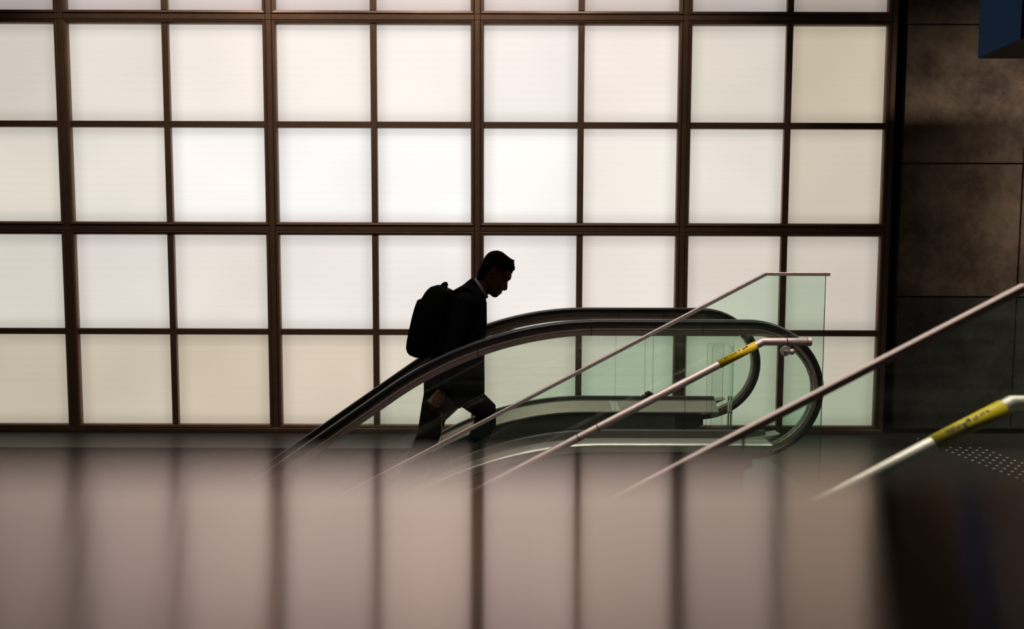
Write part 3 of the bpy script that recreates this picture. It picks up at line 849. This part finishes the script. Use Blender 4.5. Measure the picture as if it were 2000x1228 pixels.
hair = Shape()
head_loft(hair, [(4, -44, -53.5, 0.045), (12, -40, -58, 0.066), (20, -38, -61.5, 0.074), (30, -37.5, -63.5, 0.078), (38, -36, -65, 0.080), (44, -22, -66, 0.082),
                 (50, -10, -66.5, 0.083), (56, -6.5, -66, 0.083), (62, -5.5, -64, 0.080), (67, -8, -60, 0.072), (72, -16, -55, 0.056), (75.5, -27, -46, 0.030)], power=2.1, seg=30)
rh = random.Random(3)
u3 = Vector((HU[0], 0, -HU[1])); w3 = Vector((HW[0], 0, -HW[1]))
for k in range(230):      # short tufts standing out of the crop
    t_ = rh.uniform(40, 75); q = rh.uniform(-2.2, 2.2)
    hw_ = 0.080 * math.sqrt(max(0.05, 1 - ((t_ - 48) / 30) ** 2)); dep = 29 * math.sqrt(max(0.05, 1 - ((t_ - 50) / 29) ** 2))
    s_ = -36 + dep * math.cos(q); dy_ = hw_ * math.sin(q)
    if t_ < 54 and s_ > -20: continue
    base = P(*hp(t_, s_), dy_); outd = (w3 * math.cos(q) + Vector((0, 1, 0)) * math.sin(q) + u3 * ((t_ - 46) / 26)).normalized()
    tip = base + outd * rh.uniform(0.008, 0.018) + w3 * 0.006 - u3 * 0.002
    hair.chain([base - outd * 0.01, base, tip], [0.006, 0.0055, 0.0015], seg=5)
hair.build('hair', HAIR, person, voxel=0.0035, smooth=0)

jk = Shape()
def cut(y, back, front, hw, dy=0.0): return ((back + front) / 2, y, (front - back) / 2, hw, dy)
jk.loft([cut(768, 828, 946.5, 0.185), cut(740, 828, 946.5, 0.182), cut(700, 840, 946, 0.170), cut(660, 852, 946.5, 0.172), cut(625, 864, 948.5, 0.186),
         cut(600, 873, 949.5, 0.200), cut(585, 880, 949, 0.198), cut(573, 881, 946.5, 0.165), cut(565, 888, 942, 0.118), cut(558, 901, 938, 0.078), cut(553, 913, 934, 0.055)], flat=True, power=2.3, rounded=False, seg=28)
for sd, pts in ((NS, [(907, 588, 17, 0.058, NS + 0.035), (893, 640, 17, 0.056, NS - 0.008), (880, 690, 15, 0.050, NS - 0.035), (872, 726, 13.5, 0.044, NS - 0.045), (866, 755, 11.5, 0.036, NS - 0.045)]),
                (FSH, [(911, 588, 17, 0.058, FSH - 0.035), (908, 640, 17, 0.056, FSH + 0.008), (908, 690, 15, 0.050, FSH + 0.03), (914, 726, 13, 0.044, FSH + 0.03), (918, 746, 11, 0.036, FSH + 0.027)])):
    jk.loft(pts)
# standing jacket collar and lapels
jk.loft([(921, 573, 24, 0.080, 0), (931, 563, 22.5, 0.073, 0), (936, 559, 22, 0.069, 0)], rounded=False)
for s_ in (-1, 1):
    jk.chain([P(934, 566, s_ * 0.064), P(946, 590, s_ * 0.060), P(947, 630, s_ * 0.035), P(945, 670, s_ * 0.012)], [0.010, 0.016, 0.014, 0.008])
jacket = jk.build('suit_jacket', SUIT, person, voxel=0.007, smooth=3)
# pale shirt collar round the neck
sc_ = Shape()
ax = (0.86, -0.50)
def collar_ring(off, ra, rb, n=28):
    c = P(940.5 + ax[0] * off, 562.5 + ax[1] * off); a3 = Vector((ax[0], 0, -ax[1])).normalized(); u = Vector((0, 1, 0)).cross(a3).normalized()
    return [c + u * ra * UNIT * math.cos(2 * math.pi * j / n) + Vector((0, 1, 0)) * rb * math.sin(2 * math.pi * j / n) for j in range(n)]
rgs = [collar_ring(-3, 22.3, 0.071), collar_ring(0.5, 22, 0.068), collar_ring(2.6, 21.3, 0.066), collar_ring(2.4, 20.3, 0.063), collar_ring(-3, 20.5, 0.064)]
n_ = 28; vv = [p for r_ in rgs for p in r_]
ff = [(i * n_ + j, i * n_ + (j + 1) % n_, ((i + 1) % 5) * n_ + (j + 1) % n_, ((i + 1) % 5) * n_ + j) for i in range(5) for j in range(n_)]
tag(link('shirt_collar', fix(mesh('shirt_collar', vv, ff)), SHIRT, person, True), 'pale shirt collar')
tr_ = Shape()
tr_.loft([(886, 762, 46, 0.155, 0), (888, 735, 44, 0.16, 0), (890, 712, 40, 0.15, 0)], flat=True)
tr_.loft([(*HIPN, 32, 0.090, NL), (850, 795, 27, 0.080, NL), (*KNN, 22, 0.068, NL), (816, 892, 19.5, 0.062, NL), (789, 950, 17, 0.056, NL)])
tr_.loft([(*HIPF, 32, 0.090, FL_), (912, 770, 26.5, 0.080, FL_), (951, 802, 22, 0.070, FL_), (949, 822, 22, 0.066, FL_), (932, 860, 19.5, 0.062, FL_), (909, 932, 16.5, 0.056, FL_)])
tr_.build('trousers', TROUS, person, voxel=0.008, smooth=3)
def shoe(ax_, az, tx, tz, dy):
    """ankle point and toe tip in world x, z"""
    s_ = Shape(); A = Vector((ax_, PY + dy, az)); T = Vector((tx, PY + dy, tz))
    d = (T - A).normalized(); up = Vector((-d.z, 0, d.x)); secs = []
    H = A - d * 0.065
    L_ = (T - H).length
    for q, w_, h_ in ((0.0, 0.022, 0.050), (0.05, 0.032, 0.066), (0.25, 0.034, 0.078), (0.45, 0.038, 0.066), (0.65, 0.046, 0.048), (0.85, 0.042, 0.036), (0.97, 0.024, 0.026), (1.0, 0.010, 0.015)):
        c = H + d * L_ * q
        secs.append([c + Vector((0, 1, 0)) * w_ * math.copysign(abs(math.sin(a)) ** 0.8, math.sin(a)) + up * (h_ * 0.5 + h_ * 0.5 * math.copysign(abs(math.cos(a)) ** 0.8, math.cos(a)))
                     for a in [2 * math.pi * j / 16 for j in range(16)]])
    s_.rings(secs)
    o = s_.build('shoe', LEATHER, person)
    sole = Shape(); secs = []
    for q, w_ in ((-0.01, 0.026), (0.05, 0.034), (0.25, 0.034), (0.45, 0.037), (0.65, 0.048), (0.85, 0.044), (0.97, 0.027), (1.015, 0.010)):
        c = H + d * L_ * q
        secs.append([c + Vector((0, 1, 0)) * w_ * a + up * b for a, b in ((-1, -0.012), (1, -0.012), (1, 0.004), (-1, 0.004))])
    sole.rings(secs); sole.build('sole', LEATHER, o)
shoe(P(*ANF).x, -0.070, P(*ANF).x + 0.215, -0.070, FL_)
shoe(P(*ANN).x, -0.165, P(*ANN).x + 0.205, -0.216, NL)

# ------------------------------------------------------------------ his backpack and notebook
pack = tag(empty('backpack', P(820, 692)), 'black backpack with a top grab handle on the man\'s back', 'backpack')
pinv = Matrix.Translation(-P(820, 692))
def padded(name, outline, hw, mat, parent, centre, slices=((-1, 0.86), (-0.93, 0.95), (-0.75, 1.0), (0.75, 1.0), (0.93, 0.95), (1, 0.86))):
    v = []; f = []; n = len(outline); c = centre
    for (q, k) in slices:
        for (x, y) in outline:
            v.append(P(c[0] + (x - c[0]) * k, c[1] + (y - c[1]) * k, 0) + Vector((0, q * hw, 0)))
    for i in range(len(slices) - 1):
        for j in range(n):
            f.append((i * n + j, i * n + (j + 1) % n, (i + 1) * n + (j + 1) % n, (i + 1) * n + j))
    f.append(tuple(range(n))); f.append(tuple((len(slices) - 1) * n + j for j in reversed(range(n))))
    me = fix(mesh(name, v, f)); me.transform(pinv)
    return link(name, me, mat, parent, True)
padded('main_compartment', [(816, 693), (808, 690), (804, 683), (806, 662), (811, 640), (817, 614), (824, 588), (829, 578), (834, 570), (839, 564), (845, 559), (852, 557), (860, 557.5), (868, 561),
                            (877, 565), (885, 569), (884, 585), (874, 610), (860, 645), (848, 680), (842, 692), (832, 695)], 0.155, NYLON, pack, (842, 628))
padded('front_pocket', [(812, 692.5), (804, 689.5), (799, 684), (797, 677), (798.5, 663), (803, 641), (809, 615), (814, 597), (818.5, 585), (821.5, 583), (827, 584), (827, 600), (820, 630), (814, 660), (814, 680)],
       0.125, NYLON, pack, (810, 640))
def band(name, pts, half, thick, mat, parent, dys):
    """flat webbing along sketch points"""
    c = [P(x, y, dy) for (x, y), dy in zip(pts, dys)]; v = []; f = []
    for i, p in enumerate(c):
        t = (c[min(i + 1, len(c) - 1)] - c[max(i - 1, 0)]).normalized(); w = Vector((0, 1, 0)); u = w.cross(t).normalized()
        for a, b in ((-1, -1), (1, -1), (1, 1), (-1, 1)):
            v.append(p + w * a * half + u * b * thick)
    for i in range(len(c) - 1):
        for j in range(4):
            f.append((i * 4 + j, i * 4 + (j + 1) % 4, (i + 1) * 4 + (j + 1) % 4, (i + 1) * 4 + j))
    f.append((0, 1, 2, 3)); k = 4 * (len(c) - 1); f.append((k + 3, k + 2, k + 1, k))
    me = fix(mesh(name, v, f)); me.transform(pinv)
    return link(name, me, mat, parent)
band('grab_handle', [(862, 561), (865, 556), (868.5, 553.2), (871, 553), (872, 555), (871, 560), (870, 566)], 0.03, 0.0095, NYLON, pack, [0] * 7)
for s_ in (-1, 1):
    band('shoulder_strap', [(872, 567), (884, 569), (898, 565), (912, 562), (926, 569), (937, 587), (940, 612), (932, 645), (905, 668), (870, 680), (848, 684)], 0.028, 0.006, NYLON, pack,
         [s_ * d for d in (0.07, 0.085, 0.10, 0.11, 0.118, 0.125, 0.135, 0.165, 0.19, 0.17, 0.14)])
zz = Shape()
book = tag(empty('notebook', P(863, 788, W0[2])), 'dark notebook with grey pages in the man\'s hanging hand', 'notebook')
binv = Matrix.Translation(-P(863, 788, W0[2]))
def slab(name, quad, d0, d1, mat):
    v = [P(x, y, d) for d in (d0, d1) for (x, y) in quad]
    me = fix(mesh(name, v, [(0, 1, 2, 3), (7, 6, 5, 4), (0, 1, 5, 4), (1, 2, 6, 5), (2, 3, 7, 6), (3, 0, 4, 7)])); me.transform(binv)
    return link(name, me, mat, book)
bd = W0[2] + 0.0165
slab('front_cover', [(840, 786), (860, 762), (896, 796), (870, 820.5)], bd, bd + 0.002, COVER)
slab('pages', [(834, 780.5), (857, 757.5), (893.5, 795), (869, 819)], bd + 0.0022, bd + 0.009, PAPER)
slab('back_cover', [(833, 780), (857, 757), (896, 796), (870, 820.5)], bd + 0.0092, bd + 0.0112, COVER)
